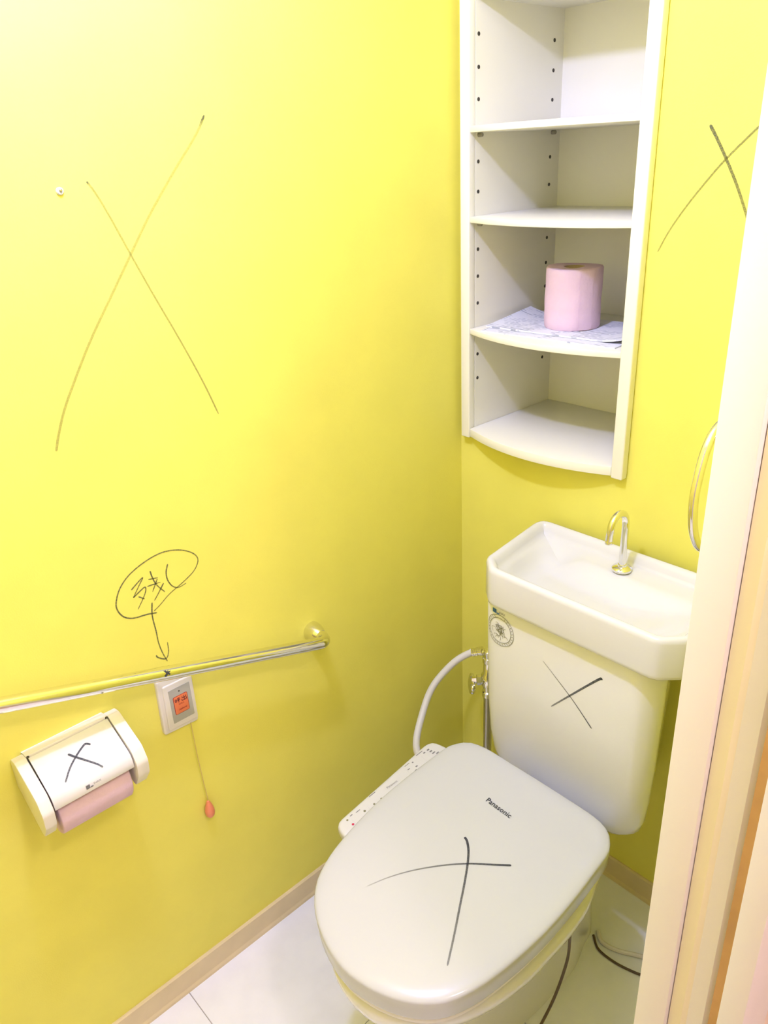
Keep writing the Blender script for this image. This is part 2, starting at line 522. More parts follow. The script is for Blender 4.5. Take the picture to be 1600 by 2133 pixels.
a = strokes('marker_cross', WALL_X[:1], pl_left, 0.0040, M_INKW, wall_left, flow=(0.95, 0.30, 0.36), taper=(0.9, 1.0))
a = strokes('marker_cross', WALL_X[1:], pl_left, 0.0030, M_INKW, wall_left, flow=(0.85, 0.36, 0.44), taper=(1.0, 0.9))
a['label'] = 'large thin pen cross drawn on the yellow wall'
a = strokes('circled_note', [NOTE_RING]+NOTE_INK+NOTE_ARROW, pl_left, 0.0026, M_INKW, wall_left, flow=(0.80, 0.66), taper=(1.0, 0.7))
a['label'] = 'circled handwritten note with an arrow pointing down to the rail'
a = strokes('marker_cross', BACK_X[:1], pl_back, 0.0046, M_INKW, wall_back, flow=(1.0, 0.75, 0.5), taper=(1.1, 0.9))
a = strokes('marker_cross', BACK_X[1:], pl_back, 0.0032, M_INKW, wall_back, flow=(0.65, 0.6, 0.42), taper=(1.1, 0.8))
a['label'] = 'pen cross drawn on the wall right of the shelves'

# ================================================================== BUILT-IN SHELF
cabt = thing('built_in_shelf', (0.219, 0.0, 1.022), 'white open wall shelf unit recessed into the yellow back wall above the tank', 'shelf unit')
CX0, CX1, CYB = 0.0405, 0.3975, 0.270
for x0, x1 in ((0.0275, CX0), (CX1, 0.4105)):
    MB().box((x0, -0.001, 1.023), (x1, CYB, 1.867)).build('side_panel', M_CAB, cabt, smooth=False)
MB().box((0.0275, CYB, 1.023), (0.4105, CYB+0.012, 1.867)).build('back_panel', M_CAB, cabt, smooth=False)
MB().box((CX0, 0.0, 1.847), (CX1, CYB, 1.866)).build('top_panel', M_CAB, cabt, smooth=False)
for x0, x1 in ((0.0175, 0.0405), (0.3975, 0.4215)):
    MB().box((x0, -0.020, 1.0195), (x1, -0.001, 1.875)).build('face_stile', M_CAB, cabt, bevel=0.0025, seg=3)
def bow(x, sag=0.038):
    t = (x-0.219)/0.1785
    return -0.0175-sag*(1-t*t)
def board(name, z0, z1, bev):
    n = 28
    e = 0.0004
    poly = [(CX0+e+(CX1-CX0-2*e)*k/n, bow(CX0+(CX1-CX0)*k/n)) for k in range(n+1)]
    poly += [(CX1-e, CYB-e), (CX0+e, CYB-e)]
    return MB().prism(poly, 'z', z0, z1).build(name, M_CAB, cabt, bevel=bev, seg=2, angle=40)
board('bottom_board', 1.0225, 1.041, 0.0015)
SH = [1.640, 1.4795, 1.260]
for z in SH:
    board('shelf', z-0.0112, z, 0.0012)
hole = None
PIN0 = 1.150
for y in (0.0075, 0.2385):
    for z in (1.791, 1.738, 1.685, 1.578, 1.524, 1.416, 1.363, 1.309, 1.202, 1.150):
        if y > 0.1 and z in (1.309, 1.202): z = {1.309: 1.312, 1.202: 1.204}[z]
        if hole is None:
            hole = MB().lathe((CX0, 0, 0), (1, 0, 0), [(0.0036, 0.0), (0.0036, 0.0005), (0.0028, 0.0006)], 14).build('pin_hole', M_DARK, cabt)
            hm = hole.data
            hole.location = (0, y, z)
        else:
            h = link('pin_hole', hm, cabt); h.location = (0, y, z)
for z in SH:
    for y in (0.0085, 0.242):
        MB().lathe((CX0, y, z-0.0155), (1, 0, 0), [(0.004, 0.0), (0.004, 0.009), (0.003, 0.010)], 12).build('shelf_pin', M_PIN, cabt)
        MB().lathe((CX1, y, z-0.0155), (-1, 0, 0), [(0.004, 0.0), (0.004, 0.009), (0.003, 0.010)], 12).build('shelf_pin', M_PIN, cabt)

# leaflets lying on the third shelf
def leaflet(name, corners, z, thick, m, label, curl=None, nx=22, ny=10):
    (x0, y0), (x1, y1), (x2, y2), (x3, y3) = corners
    top, bot = [], []
    for j in range(ny+1):
        for i in range(nx+1):
            u, v = i/nx, j/ny
            x = (x0*(1-u)+x1*u)*(1-v)+(x3*(1-u)+x2*u)*v
            y = (y0*(1-u)+y1*u)*(1-v)+(y3*(1-u)+y2*u)*v
            h = z+(curl(u, v) if curl else 0)
            top.append((x, y, h+thick)); bot.append((x, y, h))
    N = (nx+1)*(ny+1)
    fs = []
    for j in range(ny):
        for i in range(nx):
            k = j*(nx+1)+i
            fs.append((k, k+1, k+nx+2, k+nx+1)); fs.append((N+k, N+k+nx+1, N+k+nx+2, N+k+1))
    for i in range(nx):
        fs.append((i, N+i, N+i+1, i+1)); k = ny*(nx+1)+i; fs.append((k, k+1, N+k+1, N+k))
    for j in range(ny):
        k = j*(nx+1); fs.append((k, k+nx+1, N+k+nx+1, N+k)); k += nx; fs.append((k, N+k, N+k+nx+1, k+nx+1))
    o = MB().add(top+bot, fs).build(name, m)
    return tag(o, label, 'paper', 'printed papers under the roll')
leaflet('printed_leaflet', [(0.078, -0.026), (0.376, -0.004), (0.362, 0.200), (0.056, 0.178)], 1.2602, 0.0022, paper_mat('leaflet_print_lower', 1),
        'flat printed white leaflet, lower one, lying on the third shelf')
leaflet('printed_leaflet', [(0.068, 0.002), (0.382, 0.022), (0.374, 0.190), (0.050, 0.176)], 1.2630, 0.0030, paper_mat('leaflet_print_upper', 4),
        'creased printed white leaflet with raised edges directly under the pink roll',
        lambda u, v: 0.026*max(0, (u-0.80)/0.20)**2*(0.4+0.6*v)+0.012*max(0, (0.22-u)/0.22)**2*v)

# pink roll standing on the leaflets
def roll_standing(c, r, h):
    x, y, z = c
    t = thing('toilet_roll', c, 'pink toilet paper roll standing on papers on the third shelf', 'toilet paper', 'pink toilet rolls')
    n, rings = 56, []
    def ring(rr, zz, wob):
        out = []
        for k in range(n):
            a = 2*pi*k/n
            w = 1+wob*(0.010*sin(3*a+zz*60)+0.006*sin(11*a-zz*150)+0.004*sin(23*a+zz*90))
            out.append((x+rr*w*cos(a), y+rr*w*sin(a), z+zz+(0.0012*sin(2*a+1) if zz > h*0.9 else 0)))
        return out
    rings.append(ring(0.021, 0.0, 0)); rings.append(ring(r-0.002, 0.0, 1))
    for k in range(9): rings.append(ring(r, 0.003+(h-0.006)*k/8, 1))
    rings.append(ring(r-0.002, h, 1))
    for rr, dz in ((r*0.8, 0.0008), (r*0.65, -0.0005), (r*0.5, 0.0005), (0.021, -0.0004)): rings.append(ring(rr, h+dz, 0.6))
    for zz in (h*0.6, h*0.3): rings.append(ring(0.021, zz, 0))
    rings.append(ring(0.021, 0, 0))
    MB().loft(rings, False, False).build('paper_roll', M_PINK, t, angle=50)
    MB().loft([[(x+rr*cos(2*pi*k/28), y+rr*sin(2*pi*k/28), z+zz) for k in range(28)] for rr, zz in ((0.0208, 0.0005), (0.0208, h-0.0005), (0.0196, h-0.0005), (0.0196, 0.0005), (0.0208, 0.0005))], False, False).build('cardboard_core', M_CORE, t)
    # loose sheet edge down the side
    a0 = -0.75
    pts = []
    for k in range(9):
        zz = 0.002+(h-0.004)*k/8
        a = a0+0.03*sin(k*1.9)
        pts.append((a, zz))
    m = MB()
    vs, fs = [], []
    for a, zz in pts:
        for da, dr in ((0, 0.0022), (0.25, 0.0016), (0.5, 0.0008)):
            vs.append((x+(r+dr)*cos(a+da), y+(r+dr)*sin(a+da), z+zz))
    for k in range(8):
        for i in range(2):
            q = k*3+i
            fs.append((q, q+1, q+4, q+3))
    m.add(vs, fs).build('loose_sheet', M_PINK, t)
    return t
roll_standing((0.2130, 0.097, 1.2662), 0.0550, 0.1165)

# ================================================================== TOILET
tl = thing('toilet', (0.478, -0.42, 0.0), 'white toilet with closed washlet lid and hand-wash tank against the back wall', 'toilet')
XC = 0.478
LB, LA = 0.10, 0.57
def lid_plane(y): return LA+LB*y
def lid_outline(k=0.0, yfront=-0.805, rear=-0.327, hwmax=0.1905, n=96):
    """closed outline of the lid in plan, counter-clockwise seen from above"""
    pts = []
    half = [(0.0, yfront), (0.045, yfront+0.006), (0.085, yfront+0.020), (0.116, yfront+0.038), (0.140, yfront+0.060), (0.156, yfront+0.084), (0.170, yfront+0.121), (0.1795, yfront+0.165),
            (0.1865, yfront+0.214), (0.1903, yfront+0.266), (0.1900, yfront+0.330), (0.1865, yfront+0.389), (0.1835, yfront+0.430), (0.176, rear+0.0-0.030), (0.158, rear-0.010), (0.125, rear-0.001), (0.06, rear), (0.0, rear)]
    s = hwmax/0.1905
    right = [(x*s, y) for x, y in half]
    left = [(-x, y) for x, y in reversed(right[1:-1])]
    sp = spline([(x, y, 0) for x, y in right+left], 8, True)
    out = resample([(p.x, p.y) for p in sp], n)
    if k: out = inset(out, k)
    return [(XC+x, y) for x, y in out]
LO = lid_outline()
def crown(x, y):
    hx = (x-XC)/0.19; hy = (y+0.565)/0.24
    return -0.0035*(hx*hx+hy*hy*0.6)
def lid_z(x, y): return lid_plane(y)+crown(x, y)+0.002
def lid_ring(k, dz, c=False):
    return [(x, y, (lid_z(x, y)+dz)) for x, y in inset(LO, k)]
lm = MB()
rings = [lid_ring(0.0060, -0.046), lid_ring(0.0030, -0.0455), lid_ring(0.0020, -0.042), lid_ring(0.0006, -0.020), lid_ring(0.0, -0.0078), lid_ring(0.0007, -0.0056), lid_ring(0.0020, -0.0041), lid_ring(0.0050, -0.0027), lid_ring(0.0110, -0.0012), lid_ring(0.0190, -0.0003), lid_ring(0.0280, 0.0)]
c0 = (XC, -0.555)
base = inset(LO, 0.0280)
for t in (0.15, 0.35, 0.55, 0.75, 0.9):
    rings.append([(x+(c0[0]-x)*t, y+(c0[1]-y)*t, lid_z(x+(c0[0]-x)*t, y+(c0[1]-y)*t)) for x, y in base])
lm.loft(rings)
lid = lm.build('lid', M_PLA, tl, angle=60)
a = strokes('marker_cross', LID_X[:1], lambda x, y: (x, y, lid_z(x, y)+0.0006), 0.0042, M_INK, lid, flow=(1.0, 0.45), taper=(1.05, 0.75), n=14)
a = strokes('marker_cross', LID_X[1:], lambda x, y: (x, y, lid_z(x, y)+0.0006), 0.0036, M_INK, lid, flow=(1.0, 0.16), taper=(1.0, 0.5), n=14)
text('brand_lettering', 'Panasonic', (0.4715, -0.428, lid_z(0.4715, -0.428)), (1, -0.03, 0), (0, 1, LB), 0.056, M_BLACK, lid, bold=0.012, lift=0.0007)

# seat ring under the lid
def seat_ring(k, dz): return [(x, y, lid_plane(y)-0.0465+dz) for x, y in inset(LO, k)]
sm = MB()
sm.loft([seat_ring(0.016, -0.021), seat_ring(0.010, -0.020), seat_ring(0.008, -0.014), seat_ring(0.008, -0.004), seat_ring(0.012, -0.0012)])
sm.build('seat', M_PLB, tl, angle=60)
# housing of the washing unit behind / under the seat
hp = rounded_poly([(0.272, -0.60), (0.640, -0.60), (0.640, -0.345), (0.620, -0.322), (0.292, -0.322), (0.268, -0.345)], [0.01, 0.01, 0.03, 0.03, 0.03, 0.03], 6)
hp = resample(hp, 64)
rings = [[(x, y, z0) for x, y in inset(hp, k)] for k, z0 in ((0.010, 0.432), (0.004, 0.434), (0.0, 0.440), (0.0, 0.4585), (0.003, 0.4625), (0.010, 0.4640))]
MB().loft(rings).build('washer_housing', M_PLB, tl, angle=60)
# control wing on the left
wp = rounded_poly([(0.2535, -0.633), (0.2900, -0.640), (0.2855, -0.520), (0.2855, -0.352), (0.2355, -0.360)], [0.022, 0.006, 0.02, 0.010, 0.024], 6)
wp = resample(wp, 64)
wz = lambda x, y: 0.4905+0.06*(y+0.50)
rings = [[(x, y, wz(x, y)+dz) for x, y in inset(wp, k)] for k, dz in ((0.006, -0.022), (0.002, -0.020), (0.0, -0.016), (0.0, -0.005), (0.0012, -0.002), (0.0035, -0.0004), (0.007, 0.0))]
wing = MB().loft(rings).build('control_panel', M_PAN, tl, angle=60)
wing['label'] = 'grey-white control panel with printed buttons'
def wt(name, x, y, s, w, m, h=None):
    return text(name, s, (x, y, wz(x, y)), (0.07, 1, 0.06), (-1, 0.07, 0), w, m, wing, lift=0.0006, height=h)
wt('panel_lettering', 0.2635, -0.497, 'Panasonic', 0.026, M_GPR2)
def dashes(name, lst, m):
    for x, y, L, w in lst:
        z = wz(x, y)+0.0004
        MB().add([(x-w/2, y-L/2, z-0.03*L), (x+w/2, y-L/2, z-0.03*L), (x+w/2, y+L/2, z+0.03*L), (x-w/2, y+L/2, z+0.03*L)], [(0, 1, 2, 3)]).build(name, m, wing, smooth=False)
dashes('button_print', [(0.2530, -0.540, 0.016, 0.0016), (0.2490, -0.442, 0.013, 0.0014), (0.2455, -0.404, 0.018, 0.0016), (0.2630, -0.585, 0.010, 0.0016), (0.2610, -0.600, 0.006, 0.002),
    (0.2520, -0.385, 0.006, 0.0035), (0.2590, -0.384, 0.006, 0.0035), (0.2660, -0.383, 0.008, 0.0030), (0.2720, -0.378, 0.007, 0.0026), (0.2520, -0.396, 0.005, 0.003),
    (0.2660, -0.432, 0.005, 0.003), (0.2600, -0.448, 0.006, 0.002), (0.2530, -0.430, 0.003, 0.003), (0.2720, -0.440, 0.005, 0.002)], M_GPR2)
for x, y, r in ((0.2740, -0.535, 0.0022), (0.2735, -0.553, 0.0022), (0.2720, -0.576, 0.0024), (0.2640, -0.612, 0.0020)):
    MB().lathe((x, y, wz(x, y)), (0, -0.06, 1), [(r, 0), (r, 0.0006)], 10).build('button_mark', M_GPRT, wing)
x, y = 0.2790, -0.611
MB().lathe((x, y, wz(x, y)), (0, -0.06, 1), [(0.0024, 0), (0.0024, 0.0006)], 12).build('stop_button', M_DOT, wing)
for x, y in ((0.2745, -0.537), (0.2735, -0.556), (0.2745, -0.596), (0.2640, -0.444), (0.2620, -0.398)):
    z = wz(x, y)
    q = rounded_poly([(x-0.0095, y-0.0095), (x+0.0095, y-0.0095), (x+0.0095, y+0.0095), (x-0.0095, y+0.0095)], 0.004, 3)
    MB().loft([[(u, v, wz(u, v)-0.001) for u, v in q], [(u, v, wz(u, v)+0.0003) for u, v in q], [(u, v, wz(u, v)+0.0003) for u, v in inset(q, 0.0006)]]).build('push_button', M_PAN, wing)

# ceramic bowl and pedestal
def bowl_outline(hw, yf, yr, rear_hw, n=72):
    half = [(0.0, yf)]
    ym = yf+min(0.26, (yr-yf)*0.55)
    for k in range(1, 9):
        t = pi/2*k/8
        half.append((hw*sin(t)**0.92, ym-(ym-yf)*cos(t)))
    half += [(hw*0.92+rear_hw*0.08, ym+(yr-ym)*0.42), (rear_hw*1.1, yr-0.05), (rear_hw*0.98, yr-0.02), (rear_hw*0.8, yr), (0, yr)]
    left = [(-x, y) for x, y in reversed(half[1:-1])]
    sp = spline([(x, y, 0) for x, y in half+left], 6, True)
    return [(XC+x, y) for x, y in resample([(p.x, p.y) for p in sp], n)]
bl = []
for hw, yf, yr, rh, z in ((0.072, -0.560, -0.15, 0.050, 0.0), (0.070, -0.556, -0.15, 0.049, 0.02), (0.060, -0.535, -0.15, 0.045, 0.07), (0.057, -0.535, -0.15, 0.043, 0.14), (0.062, -0.575, -0.15, 0.044, 0.20),
        (0.078, -0.650, -0.18, 0.052, 0.26), (0.112, -0.725, -0.20, 0.066, 0.315), (0.150, -0.772, -0.215, 0.088, 0.350), (0.170, -0.788, -0.225, 0.112, 0.378), (0.177, -0.794, -0.240, 0.120, 0.400), (0.177, -0.794, -0.250, 0.120, 0.416), (0.172, -0.789, -0.255, 0.115, 0.424)):
    slope = 0.07*(z/0.424)**3
    bl.append([(x, y, z+slope*min(0.0, y+0.45)*0.4) for x, y in bowl_outline(hw, yf, yr, rh)])
MB().loft(bl).build('bowl', M_CER, tl, angle=70)

# tank body
TYF = -0.243
TXC = 0.452
def tank_outline(hw, yf, rear_hw, yr=-0.025, rf=0.05, n=72):
    p = rounded_poly([(-rear_hw, yr), (-hw, yf+0.035), (-hw+0.030, yf), (0, yf-0.003), (hw-0.030, yf), (hw, yf+0.035), (rear_hw, yr)], [0.03, 0.040, 0.045, 0.4, 0.045, 0.040, 0.03], 8)
    return [(TXC+x, y) for x, y in resample(p, n)]
tr = []
for hw, yf, rh, z in ((0.120, -0.198, 0.085, 0.3765), (0.146, -0.211, 0.095, 0.379), (0.162, -0.221, 0.10, 0.387), (0.174, -0.229, 0.105, 0.403), (0.182, -0.234, 0.108, 0.430), (0.188, -0.239, 0.11, 0.480), (0.192, -0.242, 0.115, 0.56), (0.194, TYF-0.001, 0.12, 0.68), (0.195, TYF-0.001, 0.12, 0.80), (0.193, TYF, 0.12, 0.806)):
    tr.append([(x, y, z) for x, y in tank_outline(hw, yf, rh)])
tank = MB().loft(tr).build('tank', M_CER, tl, angle=70)
_bv = BVHTree.FromPolygons([v.co for v in tank.data.vertices], [tuple(p.vertices) for p in tank.data.polygons])
def tank_y(x, z):
    hit = _bv.ray_cast(Vector((x, -1.0, z)), Vector((0, 1, 0)))
    return (hit[0].y if hit[0] is not None else TYF)-0.0006
a = strokes('marker_cross', TANK_X[:1], lambda x, z: (x, tank_y(x, z), z), 0.0026, M_INK, tank, flow=(0.45, 0.85), taper=(0.6, 1.0))
a = strokes('marker_cross', TANK_X[1:], lambda x, z: (x, tank_y(x, z), z), 0.0046, M_INK, tank, flow=(1.0, 0.5), taper=(1.1, 0.6))

# round paper sticker with a line drawing and a blue mark above it
sx, sz, sr = 0.319, 0.7480, 0.034
def on_tank(x, z): return (x, tank_y(x, z)-0.0004, z)
def circ(r, n=40, a0=0, a1=2*pi): return [(sx+r*cos(a0+(a1-a0)*k/n), sz+r*1.0*sin(a0+(a1-a0)*k/n)) for k in range(n+1)]
stick = strokes('round_sticker', [circ(sr), circ(sr*0.80)], on_tank, 0.0011, M_GPRT, tank, taper=(1, 1), n=2)
stick['label'] = 'round line-art sticker'
rnd = random.Random(3)
lines = []
for k in range(22):
    a0 = rnd.uniform(0, 2*pi); r0 = sr*rnd.uniform(0.05, 0.6)
    c = (sx+r0*cos(a0), sz+r0*sin(a0)); q = []
    aa = rnd.uniform(0, 6.28); st = rnd.uniform(0.8, 2.2)
    for j in range(5):
        aa += st*0.5
        q.append((c[0]+0.0085*cos(aa)*rnd.uniform(0.5, 1), c[1]+0.0085*sin(aa)*rnd.uniform(0.5, 1)))
    lines.append(q)
strokes('sticker_drawing', lines, on_tank, 0.0009, M_GPRT, tank, taper=(1, 0.8), n=4)
ll = []
for k in range(30):
    t = 2*pi*k/30+0.1
    if 1.2 < t < 1.9: continue
    ll.append([(sx+sr*0.84*cos(t), sz+sr*0.84*sin(t)), (sx+sr*0.96*cos(t+0.06), sz+sr*0.96*sin(t+0.06))])
strokes('sticker_lettering', ll, on_tank, 0.0010, M_GPRT, tank, taper=(1, 1))
bx, bz = 0.3050, 0.7870
MB().add([on_tank(bx-0.0055, bz-0.0040), on_tank(bx+0.0045, bz-0.0040), on_tank(bx+0.0045, bz+0.0050), on_tank(bx-0.0055, bz+0.0050),
          on_tank(bx+0.0055, bz-0.0040), on_tank(bx+0.0115, bz-0.0040), on_tank(bx+0.0115, bz-0.0015), on_tank(bx+0.0055, bz-0.0015)], [(0, 1, 2, 3), (4, 5, 6, 7)]).build('maker_mark', M_BLUE, tank, smooth=False)
text('maker_lettering', 'INAX', (bx+0.0195, tank_y(bx+0.0195, bz)-0.0004, bz+0.001), (1, -0.02, 0), (0, 0, 1), 0.015, M_GPR2, tank, lift=0.0004)

# tank cover with wash basin
RZ = 0.888
rim = resample(rounded_poly([(0.2400, -0.019), (0.2680, -0.230), (0.3060, -0.2655), (0.6500, -0.2655), (0.6850, -0.230), (0.7130, -0.019)],
                            [0.030, 0.020, 0.030, 0.030, 0.020, 0.030], 7), 110)
def basin_z(x, y):
    ledge = ss(-0.125, -0.085, y+0.02*(x-0.45))*ss(0.30, 0.40, x)
    side = ss(0.50, 0.62, x)*0.45
    d = 0.040*(1-max(ledge*0.92, side))
    return RZ-0.0225-d
rings = [[(x, y, 0.8105) for x, y in inset(rim, 0.010)], [(x, y, 0.8095) for x, y in inset(rim, 0.003)], [(x, y, 0.812) for x, y in inset(rim, 0.0005)], [(x, y, 0.818) for x, y in rim]]
for k, dz in ((0.0005, -0.010), (0.0018, -0.0048), (0.0045, -0.0015), (0.0085, 0.0), (0.0125, -0.0004), (0.0165, -0.0030), (0.0195, -0.0085), (0.0220, -0.0150)):
    rings.append([(x, y, RZ+dz) for x, y in inset(rim, k)])
bi = inset(rim, 0.0245)
cc = (0.455, -0.150)
for t in (0.0, 0.04, 0.09, 0.15, 0.22, 0.30, 0.40, 0.52, 0.65, 0.8, 0.92):
    r_ = []
    for x, y in bi:
        dx, dy = x-cc[0], y-cc[1]
        ea, eb = (0.205 if dx > 0 else 0.190), (0.103 if dy > 0 else 0.090)
        k = 1/((abs(dx)/ea)**3.2+(abs(dy)/eb)**3.2)**(1/3.2)
        s = ss(0.0, 0.22, t)*0.85
        px_, py_ = x*(1-s)+(cc[0]+dx*k)*s, y*(1-s)+(cc[1]+dy*k)*s
        xx, yy = px_+(cc[0]-px_)*t, py_+(cc[1]-py_)*t
        w = ss(-0.02, 0.30, t)
        r_.append((xx, yy, (RZ-0.021)*(1-w)+basin_z(xx, yy)*w))
    rings.append(r_)
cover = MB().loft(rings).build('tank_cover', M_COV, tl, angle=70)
cover['label'] = 'tank cover shaped as a hand-wash basin'

# spout
SPX, SPY, SPZ = 0.4665, -0.069, 0.8690
sp = MB().lathe((SPX, SPY, SPZ-0.003), (0, 0, 1), [(0.0185, 0.0), (0.0185, 0.004), (0.0165, 0.0062), (0.0085, 0.0085), (0.0080, 0.012)], 28).build('spout_base', M_CHR, cover)
pts = [(SPX, SPY, SPZ), (SPX, SPY, 0.92), (SPX, SPY, 0.962)]
pts += arc((SPX-0.001, SPY-0.0245, 0.965), (0, 1, 0), (0, 0, 1), 0.0245, 0.05, pi-0.05, 14)
pts += [(SPX-0.002, SPY-0.0495, 0.955), (SPX-0.002, SPY-0.0505, 0.944)]
m = MB().tube(pts, 0.0068, 18)
m.lathe((SPX-0.002, SPY-0.0505, 0.9455), (0, 0, -1), [(0.0068, 0), (0.0072, 0.001), (0.0072, 0.006), (0.0055, 0.0065), (0.0050, 0.003)], 18)
spout = m.build('spout', M_CHR, tl, angle=50)

# flush lever on the left side of the tank
lv = MB().tube([(0.276, -0.170, 0.846), (0.2590, -0.170, 0.846)], 0.009, 16)
q = rounded_poly([(-0.008, 0.006), (0.008, 0.006), (0.010, -0.045), (0.007, -0.085), (-0.007, -0.085), (-0.010, -0.045)], 0.006, 4)
lv.prism([(-0.170+u, 0.846+v) for u, v in q], 'x', 0.2480, 0.2535)
lev = lv.build('flush_lever', M_PLA, tl, bevel=0.0, angle=40)

# ================================================================== WATER SUPPLY
vx, vy = 0.137, -0.060
st = thing('stop_valve', (vx, vy, 0.0), 'chrome angle valve on a steel riser pipe in the corner left of the toilet tank', 'valve')
MB().tube([(vx, vy, 0.0), (vx, vy, 0.40)], 0.0105, 16).build('riser_pipe', M_CHRD, st)
MB().lathe((vx, vy, 0.0), (0, 0, 1), [(0.028, 0.0), (0.027, 0.004), (0.014, 0.010), (0.012, 0.013)], 24).build('floor_flange', M_CHR, st)
b = MB().lathe((vx, vy, 0.388), (0, 0, 1), [(0.0125, 0), (0.0150, 0.001), (0.0150, 0.014), (0.0125, 0.016), (0.0125, 0.030), (0.0165, 0.034), (0.0170, 0.062), (0.0125, 0.068), (0.0115, 0.098), (0.0140, 0.100), (0.0140, 0.112), (0.010, 0.114), (0.009, 0.135)], 20)
b.build('valve_body', M_CHR, st, angle=40)
ax = Vector((-0.70, -0.72, 0.0)).normalized()
hc = Vector((vx, vy, 0.436))
MB().lathe(hc, ax, [(0.0110, 0.008), (0.0110, 0.016), (0.0135, 0.017), (0.0135, 0.027), (0.0090, 0.029), (0.0070, 0.040)], 6).build('bonnet_nut', M_CHR, st, angle=20)
hx = hc+ax*0.038-Vector((0, 0, 0.016))
u1 = Vector((0.72, -0.70, 0)).normalized(); w1 = Vector((0, 0, 1))
outl = []
for k in range(60):
    t = 2*pi*k/60
    rr = 0.0175+0.0125*(0.5+0.5*cos(3*(t-0.35)))**1.5
    outl.append((rr*cos(t), rr*sin(t)))
rings = [[hx+ax*h+s*(u*u1+v*w1) for u, v in outl] for s, h in ((0.80, -0.006), (0.96, -0.004), (1.0, 0.0), (0.96, 0.004), (0.80, 0.007), (0.3, 0.010))]
MB().loft(rings).build('valve_handle', M_CHR, st, angle=60)
b = MB().tube([(vx, vy, 0.512), (vx-0.012, vy-0.004, 0.512)], 0.009, 14)
b.lathe((vx, vy, 0.5095), (0, 0, 1), [(0.011, -0.010), (0.013, -0.006), (0.013, 0.010), (0.009, 0.013)], 18)
b.build('hose_branch', M_CHR, st, angle=40)

# braided white hose to the washing unit
hs = thing('water_hose', (0.2, -0.25, 0.44), 'white water hose arching from the corner valve down behind the control panel', 'hose')
hp_ = spline([(0.126, -0.064, 0.516), (0.101, -0.075, 0.506), (0.071, -0.110, 0.478), (0.048, -0.160, 0.423), (0.058, -0.210, 0.371), (0.095, -0.268, 0.340), (0.160, -0.310, 0.350), (0.226, -0.345, 0.395), (0.258, -0.362, 0.436)], 8)
MB().tube([p for p in hp_[7:]], 0.0085, 14).build('hose_tube', M_HOSE, hs)
d = (hp_[9]-hp_[0]).normalized()
prof = [(0.0085, 0.002), (0.0115, 0.003), (0.0115, 0.010), (0.0098, 0.011), (0.0098, 0.014), (0.0108, 0.015), (0.0108, 0.019), (0.0098, 0.020), (0.0098, 0.024), (0.0106, 0.025), (0.0106, 0.029), (0.0088, 0.031)]
MB().lathe(hp_[0], d, prof, 20).build('hose_ferrule', M_CHR, hs, angle=30)

# cords on the right of the pedestal
cd = spline([(0.640, -0.455, 0.425), (0.634, -0.430, 0.385), (0.622, -0.408, 0.310), (0.612, -0.395, 0.225), (0.606, -0.420, 0.140), (0.606, -0.475, 0.090), (0.612, -0.560, 0.045), (0.616, -0.66, 0.0045), (0.64, -0.74, 0.0035), (0.72, -0.80, 0.0035)], 8)
tag(MB().tube(cd, 0.0028, 8).build('power_cord', M_CORD), 'thin dark cord hanging in a curve beside the right side of the bowl', 'cord')
cw = spline([(0.536, -0.150, 0.0052), (0.558, -0.166, 0.0052), (0.592, -0.160, 0.0052), (0.630, -0.139, 0.0052), (0.700, -0.105, 0.0052), (0.80, -0.09, 0.0052)], 8)
tag(MB().tube(cw, 0.0048, 8).build('earth_cord', M_HOSE), 'pale thicker cord lying on the floor behind the bowl', 'cord')
cb = spline([(0.534, -0.164, 0.0030), (0.560, -0.185, 0.0030), (0.600, -0.187, 0.0030), (0.640, -0.178, 0.0030), (0.690, -0.160, 0.0030), (0.80, -0.13, 0.0030)], 8)
tag(MB().tube(cb, 0.0027, 8).build('power_cord', M_CORD), 'thin dark cord lying on the floor next to the pale cord', 'cord')

# ================================================================== THINGS ON THE LEFT WALL
# grab bar (sloping)
def bar_z(y): return 0.7215-0.3128*(y+0.50)
BR = 0.0125
gb = thing('grab_bar', (0.0, -0.472, 0.712), 'sloping chrome grab bar on the yellow wall above the paper holder', 'grab bar')
bx_ = 0.060
p_end = Vector((bx_, -0.492, bar_z(-0.492)))
dirv = Vector((0, 1, -0.3128)).normalized()
far = Vector((bx_, -1.36, bar_z(-1.36)))
el = [p_end+dirv*(0.028*sin(t))+Vector((-0.028*(1-cos(t)), 0, 0)) for t in [pi/2*k/8 for k in range(9)]]
wallp = el[-1]+Vector((-(bx_-0.028), 0, 0))
far_el = [far-dirv*(0.028*sin(t))+Vector((-0.028*(1-cos(t)), 0, 0)) for t in [pi/2*k/8 for k in range(9)]]
MB().tube(list(reversed(far_el))+[far+(p_end-far)*k/12 for k in range(1, 12)]+el, BR, 28).build('bar', M_CHR, gb, angle=60)
for e in (el[-1], far_el[-1]):
    MB().lathe((0.0, e.y, e.z), (1, 0, 0), [(0.0205, 0.0), (0.0205, 0.004), (0.0200, 0.012), (0.0178, 0.020), (0.0150, 0.027), (0.0128, 0.032)], 32).build('wall_flange', M_CHR, gb, angle=60)
def on_bar(y, d):
    # point on the bar's skin, d = height above its axis measured in the slanted direction facing the room
    a = math.asin(max(-0.95, min(0.95, d/BR)))
    return (bx_+(BR+0.0004)*cos(a), y, bar_z(y)+(BR+0.0004)*sin(a))
bar_obj = [o for o in gb.children if o.name.startswith('bar')][0]
strokes('marker_cross', [[(-0.8190, 0.0115), (-0.8150, 0.0070), (-0.8110, 0.0035)], [(-0.8085, 0.0100), (-0.8140, 0.0068), (-0.8205, 0.0010)]], on_bar, 0.0034, M_INK, bar_obj, taper=(1, 0.9))

